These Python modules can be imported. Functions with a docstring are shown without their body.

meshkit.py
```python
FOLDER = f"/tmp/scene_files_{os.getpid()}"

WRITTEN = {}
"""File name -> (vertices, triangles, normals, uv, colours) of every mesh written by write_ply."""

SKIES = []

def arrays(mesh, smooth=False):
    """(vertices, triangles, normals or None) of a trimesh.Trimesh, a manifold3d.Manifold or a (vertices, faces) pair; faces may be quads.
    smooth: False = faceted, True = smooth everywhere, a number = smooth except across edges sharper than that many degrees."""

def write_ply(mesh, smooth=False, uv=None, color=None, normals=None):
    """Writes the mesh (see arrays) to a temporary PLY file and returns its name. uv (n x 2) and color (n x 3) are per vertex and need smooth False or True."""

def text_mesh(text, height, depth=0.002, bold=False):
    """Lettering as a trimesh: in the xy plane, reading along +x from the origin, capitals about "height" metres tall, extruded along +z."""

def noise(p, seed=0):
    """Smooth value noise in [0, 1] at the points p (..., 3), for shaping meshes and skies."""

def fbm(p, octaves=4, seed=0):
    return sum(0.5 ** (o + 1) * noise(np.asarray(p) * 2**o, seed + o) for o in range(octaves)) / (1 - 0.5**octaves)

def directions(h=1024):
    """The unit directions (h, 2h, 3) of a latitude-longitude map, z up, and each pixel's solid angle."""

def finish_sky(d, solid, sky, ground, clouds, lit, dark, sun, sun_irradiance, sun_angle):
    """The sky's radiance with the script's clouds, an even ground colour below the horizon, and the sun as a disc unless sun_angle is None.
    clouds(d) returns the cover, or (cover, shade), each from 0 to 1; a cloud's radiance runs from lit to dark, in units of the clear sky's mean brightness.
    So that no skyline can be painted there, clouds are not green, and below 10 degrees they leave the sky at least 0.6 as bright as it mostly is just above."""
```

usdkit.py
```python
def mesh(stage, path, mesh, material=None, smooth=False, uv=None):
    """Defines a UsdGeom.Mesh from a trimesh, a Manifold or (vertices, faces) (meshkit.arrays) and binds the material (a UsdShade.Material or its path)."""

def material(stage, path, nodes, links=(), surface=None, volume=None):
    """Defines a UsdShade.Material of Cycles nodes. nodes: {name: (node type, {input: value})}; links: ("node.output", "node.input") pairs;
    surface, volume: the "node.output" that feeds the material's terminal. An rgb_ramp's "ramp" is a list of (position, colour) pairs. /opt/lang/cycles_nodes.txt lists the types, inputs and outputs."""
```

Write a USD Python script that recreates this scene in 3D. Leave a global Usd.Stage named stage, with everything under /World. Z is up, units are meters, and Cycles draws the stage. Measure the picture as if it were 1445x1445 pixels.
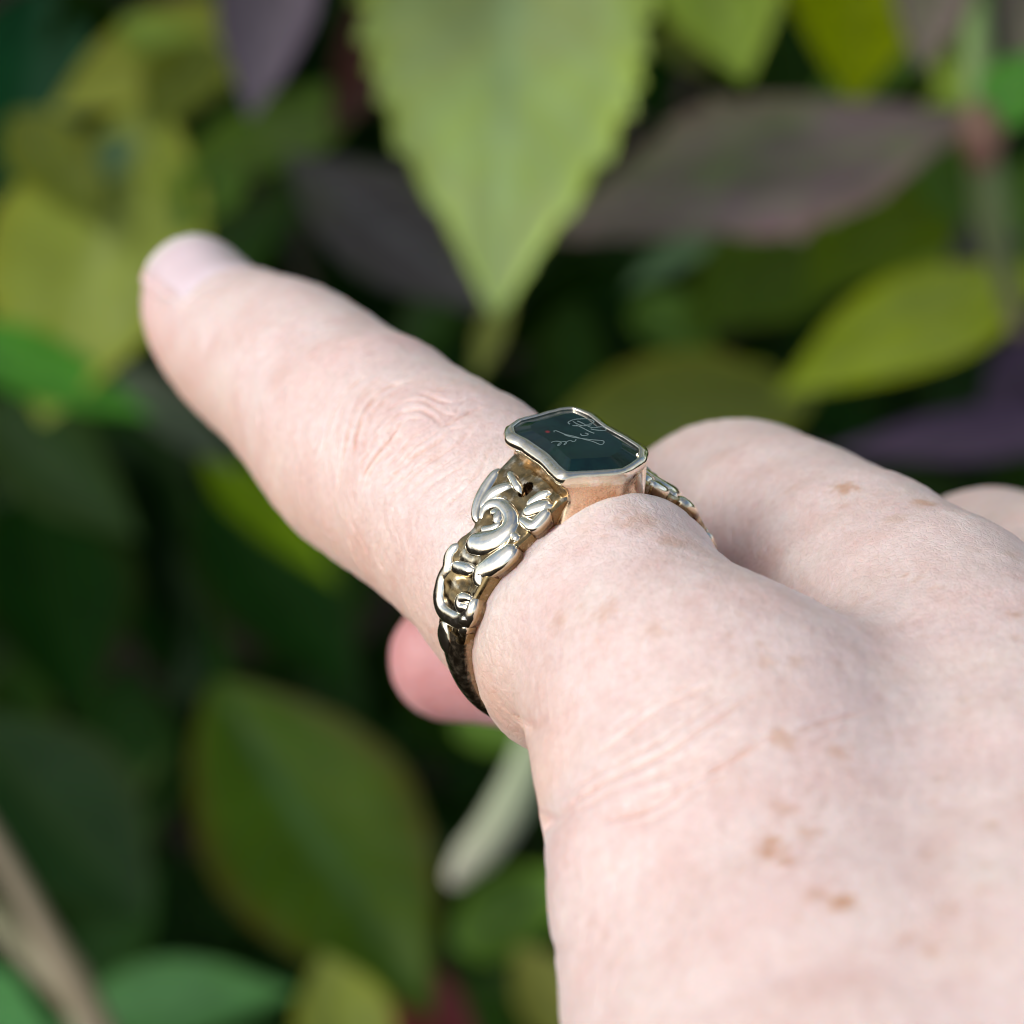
import math, numpy as np, trimesh, usdkit
from pxr import Usd, UsdGeom, UsdLux, UsdShade, Sdf, Gf, Vt
from scipy.spatial import cKDTree
from scipy.interpolate import CubicSpline, PchipInterpolator
from meshkit import noise, fbm

stage = Usd.Stage.CreateInMemory()
UsdGeom.SetStageUpAxis(stage, UsdGeom.Tokens.z)
UsdGeom.SetStageMetersPerUnit(stage, 1.0)
UsdGeom.Xform.Define(stage, '/World')

# ------------------------------------------------------------------ camera, sky, sun, exposure
PITCH = math.radians(30.0)
CAM = np.array([0.0, 0.0, 1.15])
RIGHT = np.array([1.0, 0, 0]); FWD = np.array([0, math.cos(PITCH), -math.sin(PITCH)]); UP = np.array([0, math.sin(PITCH), math.cos(PITCH)])
F = 3045.0; HALF = 722.5                                     # lens: focal length in photograph pixels
EXPOSURE = 0.36
SKY = 0.12
SUN_I = 0.4; SUN_ANGLE = 24.0
SUN_DIR = np.array([-0.66, -0.38, 0.66]); SUN_DIR /= np.linalg.norm(SUN_DIR)

cam = UsdGeom.Camera.Define(stage, '/World/camera')
cam.CreateHorizontalApertureAttr(36.0); cam.CreateVerticalApertureAttr(36.0)
cam.CreateFocalLengthAttr(F / (2 * HALF) * 36.0)
cam.CreateClippingRangeAttr(Gf.Vec2f(0.01, 100.0))
cam.CreateFStopAttr(27.0); cam.CreateFocusDistanceAttr(0.1375)
cam.CreateExposureAttr(EXPOSURE)
m = np.eye(4); m[0, :3] = RIGHT; m[1, :3] = UP; m[2, :3] = -FWD; m[3, :3] = CAM
cam.AddTransformOp().Set(Gf.Matrix4d(*m.ravel().tolist()))

el = math.asin(SUN_DIR[2]); rot = math.atan2(SUN_DIR[0], SUN_DIR[1])
dome = UsdLux.DomeLight.Define(stage, '/World/sky')
skym = usdkit.material(stage, '/World/Looks/sky', {
    's': ('sky_texture', {'sky_type': 'single_scattering', 'sun_disc': False, 'sun_elevation': el, 'sun_rotation': rot, 'aerosol_density': 2.0}),
    'tc': ('texture_coordinate', {}),
    'n': ('noise_texture', {'scale': 2.2, 'detail': 4, 'roughness': 0.55}),
    'r': ('rgb_ramp', {'ramp': [(0.42, (0, 0, 0)), (0.62, (1, 1, 1))]}),
    'bw': ('rgb_to_bw', {}),
    'cl': ('mix_color', {'blend_type': 'multiply', 'fac': 1.0, 'b': (1.6, 1.63, 1.68), 'use_clamp': False}),
    'mx': ('mix_color', {'blend_type': 'mix', 'use_clamp': False}),
    'b': ('background_shader', {'strength': SKY})},
    [('tc.generated', 'n.vector'), ('n.fac', 'r.fac'), ('s.color', 'bw.color'), ('bw.val', 'cl.a'), ('s.color', 'mx.a'), ('cl.result', 'mx.b'), ('r.color', 'mx.fac'), ('mx.result', 'b.color')], surface='b.background')
UsdShade.MaterialBindingAPI.Apply(dome.GetPrim()).Bind(skym)
dome.GetPrim().SetCustomDataByKey('kind', 'structure')
sun = UsdLux.DistantLight.Define(stage, '/World/sun')
sun.CreateIntensityAttr(SUN_I); sun.CreateAngleAttr(SUN_ANGLE); sun.CreateNormalizeAttr(True); sun.CreateColorAttr(Gf.Vec3f(1.0, 0.96, 0.91))
sun.AddTransformOp().Set(Gf.Matrix4d().SetRotate(Gf.Rotation(Gf.Vec3d(0, 0, 1), Gf.Vec3d(*SUN_DIR.tolist()))))

# ------------------------------------------------------------------ helpers
def world(p):
    """camera-frame millimetres (right, up, depth) to world metres"""
    p = np.asarray(p, float)
    return CAM + (p[..., :1] * RIGHT + p[..., 1:2] * UP + p[..., 2:3] * FWD) / 1000.0
def at(x, y, d):
    return np.array([(x - HALF) * d / F, (HALF - y) * d / F, d])
def unit(v):
    v = np.asarray(v, float); return v / np.linalg.norm(v)
WUP = np.array([0, UP[2], FWD[2]])                           # world up in the camera frame
used = {}
def name_of(parent, name):
    k = parent + '/' + name; used[k] = used.get(k, -1) + 1
    return k if used[k] == 0 else '%s_%03d' % (k, used[k])
def thing(name, label, cat, group=None):
    p = UsdGeom.Xform.Define(stage, name_of('/World', name)).GetPrim()
    p.SetCustomDataByKey('label', label); p.SetCustomDataByKey('category', cat)
    if group: p.SetCustomDataByKey('group', group)
    return p
def put(name, v, f, mat, parent='/World', smooth=True, col=None, uv=None, label=None, kind=None, cam_space=True):
    if not isinstance(parent, str): parent = str(parent.GetPath())
    v = np.asarray(v, float)
    if cam_space: v = world(v)
    path = name_of(parent, name)
    g = usdkit.mesh(stage, path, (v, np.asarray(f)), mat, smooth=smooth, uv=uv)
    if col is not None:
        UsdGeom.PrimvarsAPI(g).CreatePrimvar('tint', Sdf.ValueTypeNames.Color3fArray, 'vertex').Set(Vt.Vec3fArray.FromNumpy(np.asarray(col, np.float32)))
    if label: g.GetPrim().SetCustomDataByKey('label', label)
    if kind: g.GetPrim().SetCustomDataByKey('kind', kind)
    return g.GetPrim()
def grid_faces(nu, nv, close_u=False, close_v=False):
    iu = np.arange(nu if close_u else nu - 1); iv = np.arange(nv if close_v else nv - 1)
    a, b = np.meshgrid(iu, iv, indexing='ij'); a2 = (a + 1) % nu; b2 = (b + 1) % nv
    q = np.stack([a * nv + b, a2 * nv + b, a2 * nv + b2, a * nv + b2], -1).reshape(-1, 4)
    return np.vstack([q[:, [0, 1, 2]], q[:, [0, 2, 3]]])
def resample(pts, n):
    pts = np.asarray(pts, float); t = np.r_[0, np.cumsum(np.linalg.norm(np.diff(pts, axis=0), axis=1))]; t /= t[-1]
    x = np.linspace(0, 1, n)
    return CubicSpline(t, pts)(x) if len(pts) > 2 else np.stack([np.interp(x, t, c) for c in pts.T], 1)

# ------------------------------------------------------------------ materials
MAT = '/World/Looks/'
skin = usdkit.material(stage, MAT + 'skin', {
    'a': ('attribute', {'attribute': 'tint'}), 'g': ('geometry', {}),
    'v1': ('voronoi_texture', {'feature': 'distance_to_edge', 'scale': 2300.0, 'randomness': 1.0}),
    'n0': ('noise_texture', {'scale': 900.0, 'detail': 2.0}),
    'wv': ('vector_math', {'math_type': 'multiply_add', 'vector2': (0.0009, 0.0009, 0.0009)}),
    'vr': ('map_range', {'range_type': 'smoothstep', 'from_min': 0.0, 'from_max': 0.22, 'to_min': 0.0, 'to_max': 1.0, 'clamp': True}),
    'vs': ('math', {'math_type': 'multiply', 'value2': 0.35}),
    'n1': ('noise_texture', {'scale': 2600.0, 'detail': 4.0, 'roughness': 0.65}),
    'h': ('math', {'math_type': 'multiply_add', 'value2': 0.9}),
    'bp': ('bump', {'strength': 0.5, 'distance': 0.00014}),
    'nf': ('noise_texture', {'scale': 1700.0, 'detail': 3.0, 'roughness': 0.7}), 'rf': ('rgb_ramp', {'ramp': [(0.3, (0.91, 0.88, 0.87)), (0.5, (0.99, 0.99, 0.99)), (0.7, (1.06, 1.08, 1.09))]}), 'mf': ('mix_color', {'blend_type': 'multiply', 'fac': 1.0}),
    'nc': ('noise_texture', {'scale': 260.0, 'detail': 4.0, 'roughness': 0.6}),
    'rc': ('rgb_ramp', {'ramp': [(0.3, (0.95, 0.88, 0.86)), (0.5, (1, 1, 1)), (0.72, (1.03, 1.08, 1.08))]}),
    'mc': ('mix_color', {'blend_type': 'multiply', 'fac': 1.0}),
    'p': ('principled_bsdf', {'roughness': 0.39, 'specular_ior_level': 0.6, 'subsurface_weight': 0.45, 'subsurface_scale': 0.0011, 'subsurface_radius': (1.0, 0.36, 0.2), 'subsurface_method': 'random_walk', 'sheen_weight': 0.04})},
    [('g.position', 'n0.vector'), ('n0.color', 'wv.vector1'), ('g.position', 'wv.vector3'), ('wv.vector', 'v1.vector'), ('vr.result', 'vs.value1'), ('v1.distance', 'vr.value'), ('g.position', 'n1.vector'),
     ('n1.fac', 'h.value1'), ('vs.value', 'h.value3'), ('h.value', 'bp.height'), ('bp.normal', 'p.normal'),
     ('g.position', 'nc.vector'), ('nc.fac', 'rc.fac'), ('a.color', 'mc.a'), ('rc.color', 'mc.b'), ('g.position', 'nf.vector'), ('nf.fac', 'rf.fac'), ('mc.result', 'mf.a'), ('rf.color', 'mf.b'), ('mf.result', 'p.base_color')], surface='p.BSDF')
nailm = usdkit.material(stage, MAT + 'nail', {
    'a': ('attribute', {'attribute': 'tint'}),
    'p': ('principled_bsdf', {'roughness': 0.3, 'specular_ior_level': 0.5, 'subsurface_weight': 0.5, 'subsurface_scale': 0.0015, 'subsurface_radius': (1.0, 0.5, 0.4), 'coat_weight': 0.6, 'coat_roughness': 0.15})},
    [('a.color', 'p.base_color')], surface='p.BSDF')
def metal(name, c, rough, dirt, amount, grime=False):
    return usdkit.material(stage, MAT + name, {
        'g': ('geometry', {}), 'n': ('noise_texture', {'scale': 900.0, 'detail': 5.0, 'roughness': 0.65}),
        'r': ('rgb_ramp', {'ramp': [(0.5 - amount, (1, 1, 1)), (0.78 - amount, (0, 0, 0))]}),
        'mx': ('mix_color', {'a': c, 'b': dirt}),
        'n2': ('noise_texture', {'scale': 2600.0, 'detail': 3.0}), 'rr': ('map_range', {'from_min': 0.3, 'from_max': 0.7, 'to_min': rough * 0.6, 'to_max': rough * 2.2}),
        'n3': ('noise_texture', {'scale': 1400.0, 'detail': 2.0}), 'b': ('bump', {'strength': 0.4, 'distance': 0.00005}), **({'at': ('attribute', {'attribute': 'tint'}), 'gm': ('mix_color', {'blend_type': 'multiply', 'fac': 1.0})} if grime else {}),
        'p': ('principled_bsdf', {'metallic': 1.0, 'specular_tint': (1, 1, 1)})},
        [('g.position', 'n.vector'), ('n.fac', 'r.fac'), ('r.color', 'mx.fac'), *([] if grime else [('mx.result', 'p.base_color')]), ('g.position', 'n2.vector'), ('n2.fac', 'rr.value'), ('rr.result', 'p.roughness'),
         ('g.position', 'n3.vector'), ('n3.fac', 'b.height'), ('b.normal', 'p.normal')] + ([('mx.result', 'gm.a'), ('at.color', 'gm.b'), ('gm.result', 'p.base_color')] if grime else []), surface='p.BSDF')
bright = metal('pale_gold_polished', (0.97, 0.955, 0.92), 0.085, (0.78, 0.70, 0.54), 0.0)
plate_m = metal('pale_gold_patina', (0.88, 0.81, 0.64), 0.14, (0.24, 0.17, 0.08), -0.03)
scroll_m = metal('pale_gold_chased', (0.97, 0.955, 0.915), 0.085, (0.86, 0.80, 0.66), -0.04, True)
wall_m = metal('pale_gold_skin_reflection', (0.93, 0.82, 0.69), 0.2, (0.74, 0.56, 0.40), -0.14)  # same pale gold, warm reflection of the skin painted into its colour
dark_m = metal('pale_gold_dark', (0.72, 0.65, 0.52), 0.16, (0.36, 0.29, 0.2), -0.08)

# ------------------------------------------------------------------ the hand: one skin, built as blended tapered limbs (camera-frame millimetres)
IDX = [(278.4, 411.1, 203, 4.96), (294.3, 445.4, 199, 5.83), (340.8, 489.2, 192, 6.72), (402.6, 521.7, 184, 7.67), (463.2, 574.6, 175, 7.97), (529.4, 635.5, 166, 8.54),
       (643.6, 708.8, 155.5, 8.42), (779.7, 825.8, 145, 8.32), (894, 923.4, 137, 8.2), (966.6, 1013.8, 131, 9.03)]
HND = [(966.6, 1013.8, 131, 9.03), (1036.1, 1108.6, 128.5, 11.25), (1070.8, 1247.8, 123, 11.7), (1151.8, 1452.1, 117, 13.4), (1220.6, 1750.3, 106, 15.1)]
MID = [(1060, 1082, 182, 7.5), (1039, 784.2, 172, 10.82), (1207.7, 847.5, 152, 9.24), (1384.6, 1036.1, 135, 10.4), (1560, 1600, 110, 16)]
RNG = [(1420, 1050, 195, 7.2), (1397, 837, 187, 9.08), (1640, 990, 150, 10.5), (1780, 1600, 114, 15.5)]
THB = [(638, 930, 190, 5.45), (720, 925, 187, 5.9), (840, 965, 176, 6.6), (1010, 1150, 150, 9.0), (1200, 1520, 112, 13)]
LIT = [(1660, 1130, 196, 6.5), (1700, 960, 190, 7.8), (1850, 1060, 160, 9.0), (1960, 1600, 118, 14)]
def rcone(p, a, b, r1, r2):
    ba = b - a; l2 = ba @ ba; rr = r1 - r2; a2 = max(l2 - rr * rr, 1e-6); il2 = 1 / l2
    pa = p - a; y = pa @ ba; z = y - l2
    q = pa * l2 - y[..., None] * ba; x2 = (q * q).sum(-1)
    y2 = y * y * l2; z2 = z * z * l2; k = np.sign(rr) * rr * rr * x2
    return np.where(np.sign(z) * a2 * z2 > k, np.sqrt(x2 + z2) * il2 - r2, np.where(np.sign(y) * a2 * y2 < k, np.sqrt(x2 + y2) * il2 - r1, (np.sqrt(x2 * a2 * il2) + y * rr) * il2 - r1))
def smin(a, b, k):
    h = np.maximum(k - np.abs(a - b), 0) / k
    return np.minimum(a, b) - h * h * k * .25
def bones(N, sub):
    q = np.array([[*at(*n[:3]), n[3]] for n in N]); t = np.r_[0, np.cumsum(np.linalg.norm(np.diff(q[:, :3], axis=0), axis=1))]
    return PchipInterpolator(t, q)(np.concatenate([np.linspace(t[i], t[i + 1], sub, endpoint=False) for i in range(len(N) - 1)] + [[t[-1]]]))
BONES = {}
def chain(p, N, k, sub=2):
    c = BONES.setdefault((id(N), sub), bones(N, sub)); d = None
    for i in range(len(c) - 1):
        e = rcone(p, c[i, :3], c[i + 1, :3], c[i, 3], c[i + 1, 3]); d = e if d is None else smin(d, e, k)
    return d
PALM0 = at(*HND[2][:3]) * .5 + at(*MID[3][:3]) * .5 + np.array([0, -2.5, 3.0]); PALM1 = at(*HND[4][:3]) * .5 + at(*MID[4][:3]) * .5 + np.array([0, -1.0, 3.0])
WRIST = np.array([34., -56., 72.]); ARM = np.array([44., -100., -25.])
def sdf(p):
    i = chain(p, IDX, .6, 3); f = smin(i, chain(p, HND, 1.0), 2.0)
    f = smin(f, chain(p, MID, .6), 3.0); f = smin(f, chain(p, RNG, .6), 3.0); f = smin(f, chain(p, LIT, 1.0, 1), 3.0)
    f = smin(f, rcone(p, PALM0, PALM1, 8.5, 12.0), 9.0)
    f = smin(f, rcone(p, PALM1 + np.array([4., -4, 0]), WRIST, 15.0, 19.0), 12.0)
    f = smin(f, rcone(p, WRIST, ARM, 19.0, 26.0), 10.0)
    return smin(f, chain(p, THB, 1.0), 1.0)
def grad(p, e=0.05):
    g = np.stack([sdf(p + e * np.eye(3)[k]) - sdf(p - e * np.eye(3)[k]) for k in range(3)], -1)
    return g / np.linalg.norm(g, axis=-1, keepdims=True)
def hit(pts):
    """where the sight lines through these picture points meet the skin"""
    pts = np.asarray(pts, float); d = np.stack([(pts[:, 0] - HALF) / F, (HALF - pts[:, 1]) / F, np.ones(len(pts))], -1); d /= np.linalg.norm(d, axis=1, keepdims=True)
    t = np.full(len(pts), 70.0); best = np.full(len(pts), 9e9); tb = t.copy()
    for _ in range(90):
        s = sdf(d * t[:, None]); up_ = s < best; best = np.where(up_, s, best); tb = np.where(up_, t, tb)
        t = t + np.where(s > 1e-3, s * 0.8, 0)
    return d * np.where(best < 0.02, t, tb)[:, None]

def surface_nets(lo, hi, h):
    n = np.ceil((hi - lo) / h).astype(int) + 1; B = 6
    n = ((n + B - 1) // B) * B
    bc = np.stack(np.meshgrid(*[np.arange(k // B) for k in n], indexing='ij'), -1)
    cen = lo + (bc * B + (B - 1) / 2) * h
    dc = sdf(cen.reshape(-1, 3)).reshape(bc.shape[:3])
    act = np.abs(dc) < (B * h * 0.87 + 2.5 * h)
    D = np.repeat(np.repeat(np.repeat(dc, B, 0), B, 1), B, 2).astype(np.float32)
    off = np.stack(np.meshgrid(*[np.arange(B)] * 3, indexing='ij'), -1).reshape(-1, 3)
    ab = np.argwhere(act) * B; ii = (ab[:, None] + off[None]).reshape(-1, 3)
    D[ii[:, 0], ii[:, 1], ii[:, 2]] = sdf(lo + ii * h)
    S = D < 0
    cnt = np.zeros(np.array(S.shape) - 1, np.int8)
    for c in np.ndindex(2, 2, 2): cnt += S[c[0]:S.shape[0] - 1 + c[0], c[1]:S.shape[1] - 1 + c[1], c[2]:S.shape[2] - 1 + c[2]]
    cells = np.argwhere((cnt > 0) & (cnt < 8)); idx = -np.ones(cnt.shape, int); idx[tuple(cells.T)] = np.arange(len(cells))
    acc = np.zeros((len(cells), 3)); w = np.zeros(len(cells))
    corners = list(np.ndindex(2, 2, 2))
    val = {c: D[tuple((cells + c).T)] for c in corners}
    for c in corners:
        for k in range(3):
            if c[k] == 0:
                e = list(c); e[k] = 1; e = tuple(e); a, b = val[c], val[e]; x = (a < 0) != (b < 0)
                t = np.where(x, a / np.where(x, a - b, 1), 0); q = np.tile(np.array(c, float), (len(cells), 1)); q[:, k] += t
                acc[x] += q[x]; w += x
    v = lo + (cells + acc / w[:, None]) * h
    faces = []
    for k in range(3):
        o = [j for j in range(3) if j != k]
        sl0 = [slice(1, -1)] * 3; sl0[k] = slice(0, -1); sl1 = list(sl0); sl1[k] = slice(1, None)
        ch = np.argwhere(S[tuple(sl0)] != S[tuple(sl1)]); base = ch + 1; base[:, k] = ch[:, k]
        ins = S[tuple(base.T)]
        q = []
        for du, dv in ((0, 0), (1, 0), (1, 1), (0, 1)):
            cc = base.copy(); cc[:, o[0]] -= du; cc[:, o[1]] -= dv; q.append(idx[tuple(cc.T)])
        q = np.stack(q, 1)
        flip = ins if k != 1 else ~ins
        q[flip] = q[flip][:, ::-1]
        faces.append(q[(q >= 0).all(1)])
    q = np.vstack(faces)
    f = np.vstack([q[:, [0, 1, 2]], q[:, [0, 2, 3]]])
    # outward orientation
    fn = np.cross(v[f[:, 1]] - v[f[:, 0]], v[f[:, 2]] - v[f[:, 0]]); g = grad(v[f].mean(1)); bad = (fn * g).sum(1) < 0
    f[bad] = f[bad][:, ::-1]
    return v, f
def vnormals(v, f):
    fn = np.cross(v[f[:, 1]] - v[f[:, 0]], v[f[:, 2]] - v[f[:, 0]]); n = np.zeros_like(v)
    for k in range(3):
        for c in range(3): n[:, c] += np.bincount(f[:, k], fn[:, c], len(v))
    return n / np.maximum(np.linalg.norm(n, axis=1, keepdims=True), 1e-12)
def refine(v, f, mark):
    """split the marked triangles in four, their neighbours in two or three, so that no gap opens"""
    e = np.sort(np.stack([f[:, [0, 1]], f[:, [1, 2]], f[:, [2, 0]]], 1), -1); key = e[..., 0] * len(v) + e[..., 1]
    uk = np.unique(key[mark].ravel()); mid = np.full(key.shape, -1); pos = np.searchsorted(uk, key); pos = np.minimum(pos, len(uk) - 1); ok = uk[pos] == key
    mid[ok] = len(v) + pos[ok]
    v = np.vstack([v, (v[uk // len(v)] + v[uk % len(v)]) / 2]); cnt = ok.sum(1); out = [f[cnt == 0]]
    a, b, c = f.T; ab, bc, ca = mid.T
    k = cnt == 3; out += [np.stack(x, 1)[k] for x in ((a, ab, ca), (ab, b, bc), (ca, bc, c), (ab, bc, ca))]
    for r in range(3):
        A, B, C = np.roll(f, -r, 1).T; AB, BC, CA = np.roll(mid, -r, 1).T
        k = (cnt == 1) & (AB >= 0); out += [np.stack((A, AB, C), 1)[k], np.stack((AB, B, C), 1)[k]]
        k = (cnt == 2) & (AB >= 0) & (BC >= 0); out += [np.stack((AB, B, BC), 1)[k], np.stack((A, AB, BC), 1)[k], np.stack((A, BC, C), 1)[k]]
    return v, np.vstack(out)
hv, hf = surface_nets(np.array([-42., -135, -60]), np.array([92., 40, 216]), 1.1)
for _ in range(2): hv = hv - sdf(hv)[:, None] * grad(hv)
def wanted(v, f, near):
    c = v[f].mean(1); n = np.cross(v[f[:, 1]] - v[f[:, 0]], v[f[:, 2]] - v[f[:, 0]]); n /= np.linalg.norm(n, axis=1, keepdims=True) + 1e-12
    px = F * c[:, 0] / np.maximum(c[:, 2], 1); py = F * c[:, 1] / np.maximum(c[:, 2], 1)
    return (c[:, 2] > 60) & (np.abs(px) < 790) & (np.abs(py) < 790) & ((n * c).sum(1) < 0.35 * np.linalg.norm(c, axis=1)) & (c[:, 2] < near)
for near in (260, 260, 172):
    hv, hf = refine(hv, hf, wanted(hv, hf, near)); nn = vnormals(hv, hf)
    for _ in range(2 if near == 260 else 1): hv = hv - sdf(hv)[:, None] * nn
hn = vnormals(hv, hf)
from scipy.sparse import coo_matrix
def neighbours(f, n):
    e = np.vstack([f[:, [0, 1]], f[:, [1, 2]], f[:, [2, 0]]]); e = np.vstack([e, e[:, ::-1]]); W = coo_matrix((np.ones(len(e)), (e[:, 0], e[:, 1])), (n, n)).tocsr(); W.data[:] = 1
    W = W.multiply(1 / np.asarray(W.sum(1))).tocsr(); return W
WN = neighbours(hf, len(hv))
# ring frame: axis, bezel direction, sideways
RA = np.array([-0.49559714, 0.46039623, 0.73649086]); RN = np.array([0.02930675, 0.8563333, -0.5155913]); RB = np.array([0.86805794, 0.23394142, 0.43788905]); RC = at(802.12, 839.37, 145.0)
RN = unit(RN - RA * (RN @ RA)); RB = unit(RB - RA * (RB @ RA) - RN * (RB @ RN))
# position along the index finger and round it
ax = np.array([at(*n[:3]) for n in IDX]); seg = np.diff(ax, axis=0); sl = np.linalg.norm(seg, axis=1); s0 = np.r_[0, np.cumsum(sl)]
def finger_coords(p):
    bd = np.full(len(p), 9e9); S = np.zeros(len(p)); Q = np.zeros_like(p)
    for i in range(len(seg)):
        t = np.clip(((p - ax[i]) @ seg[i]) / sl[i] ** 2, 0, 1); q = ax[i] + t[:, None] * seg[i]; d = np.linalg.norm(p - q, axis=1); k = d < bd
        bd[k] = d[k]; S[k] = s0[i] + t[k] * sl[i]; Q[k] = q[k]
    r = p - Q
    return S, np.arctan2(r @ RB, r @ RN), bd
S_, PH, BD = finger_coords(hv)
onidx = np.clip((11.5 - BD) / 1.5, 0, 1) * (S_ < s0[-1] - 2)
disp = np.zeros(len(hv))
rp = hv - RC; ras = rp @ RA
near_ring = (np.linalg.norm(rp - ras[:, None] * RA, axis=1) < 12) & (np.abs(ras) < 14)
rth = np.arctan2(rp @ RB, rp @ RN)
mid = -0.7
EDG = np.array([(-180, -2.3, -.75), (-130, -2.45, -.75), (-112, -2.65, -.65), (-100, -2.75, -.1), (-92, -2.75, .2), (-86, -2.8, .3), (-82, -2.9, .5), (-77, -3.0, 1.0), (-70, -3.1, 1.2), (-65, -3.1, 1.1), (-60, -3.15, 1.6), (-53, -3.22, 1.35), (-46, -3.3, .95), (-42, -3.34, 1.5), (-37, -3.36, 2.2), (-28, -3.37, 2.9), (-20, -3.38, 3.05), (-12, -3.5, 3.1), (0, -4.0, 3.2)])
ep, ed = PchipInterpolator(np.radians(EDG[:, 0]), EDG[:, 1]), PchipInterpolator(np.radians(EDG[:, 0]), EDG[:, 2])
def sstep(a, b, x): x = np.clip((x - a) / (b - a), 0, 1); return x * x * (3 - 2 * x)
ta = -np.abs(rth); e0, e1 = ep(ta), ed(ta); rr_ = np.linalg.norm(rp - ras[:, None] * RA, axis=1); dg = np.degrees(rth)
side_ = np.exp(-(np.clip(dg - 75, -400, 400) / 38) ** 2)
prof = 8.86 + (.6 + .55 * np.exp(-((dg - 2) / 24) ** 2)) * sstep(0.15, -1.8, ras - e0) * (ras < 0) + .42 * sstep(-.15, 1.6, ras - e1) * (ras > -1)
wgt = np.where(ras < e0, sstep(-8.5, -4.6, ras), np.where(ras > e1, sstep(7.5, 3.8, ras), 1)) * near_ring * (rr_ < 11.3) * (hv[:, 2] > 100)
radial = (rp - ras[:, None] * RA) / np.maximum(rr_, 1e-6)[:, None]
push = prof - rr_; free = sstep(28, 58, dg) * (1 - sstep(130, 160, dg)); push = np.where(push > 0, push * (1 - .2 * free), push)
RINGMOVE = (wgt * push)[:, None] * radial
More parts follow.
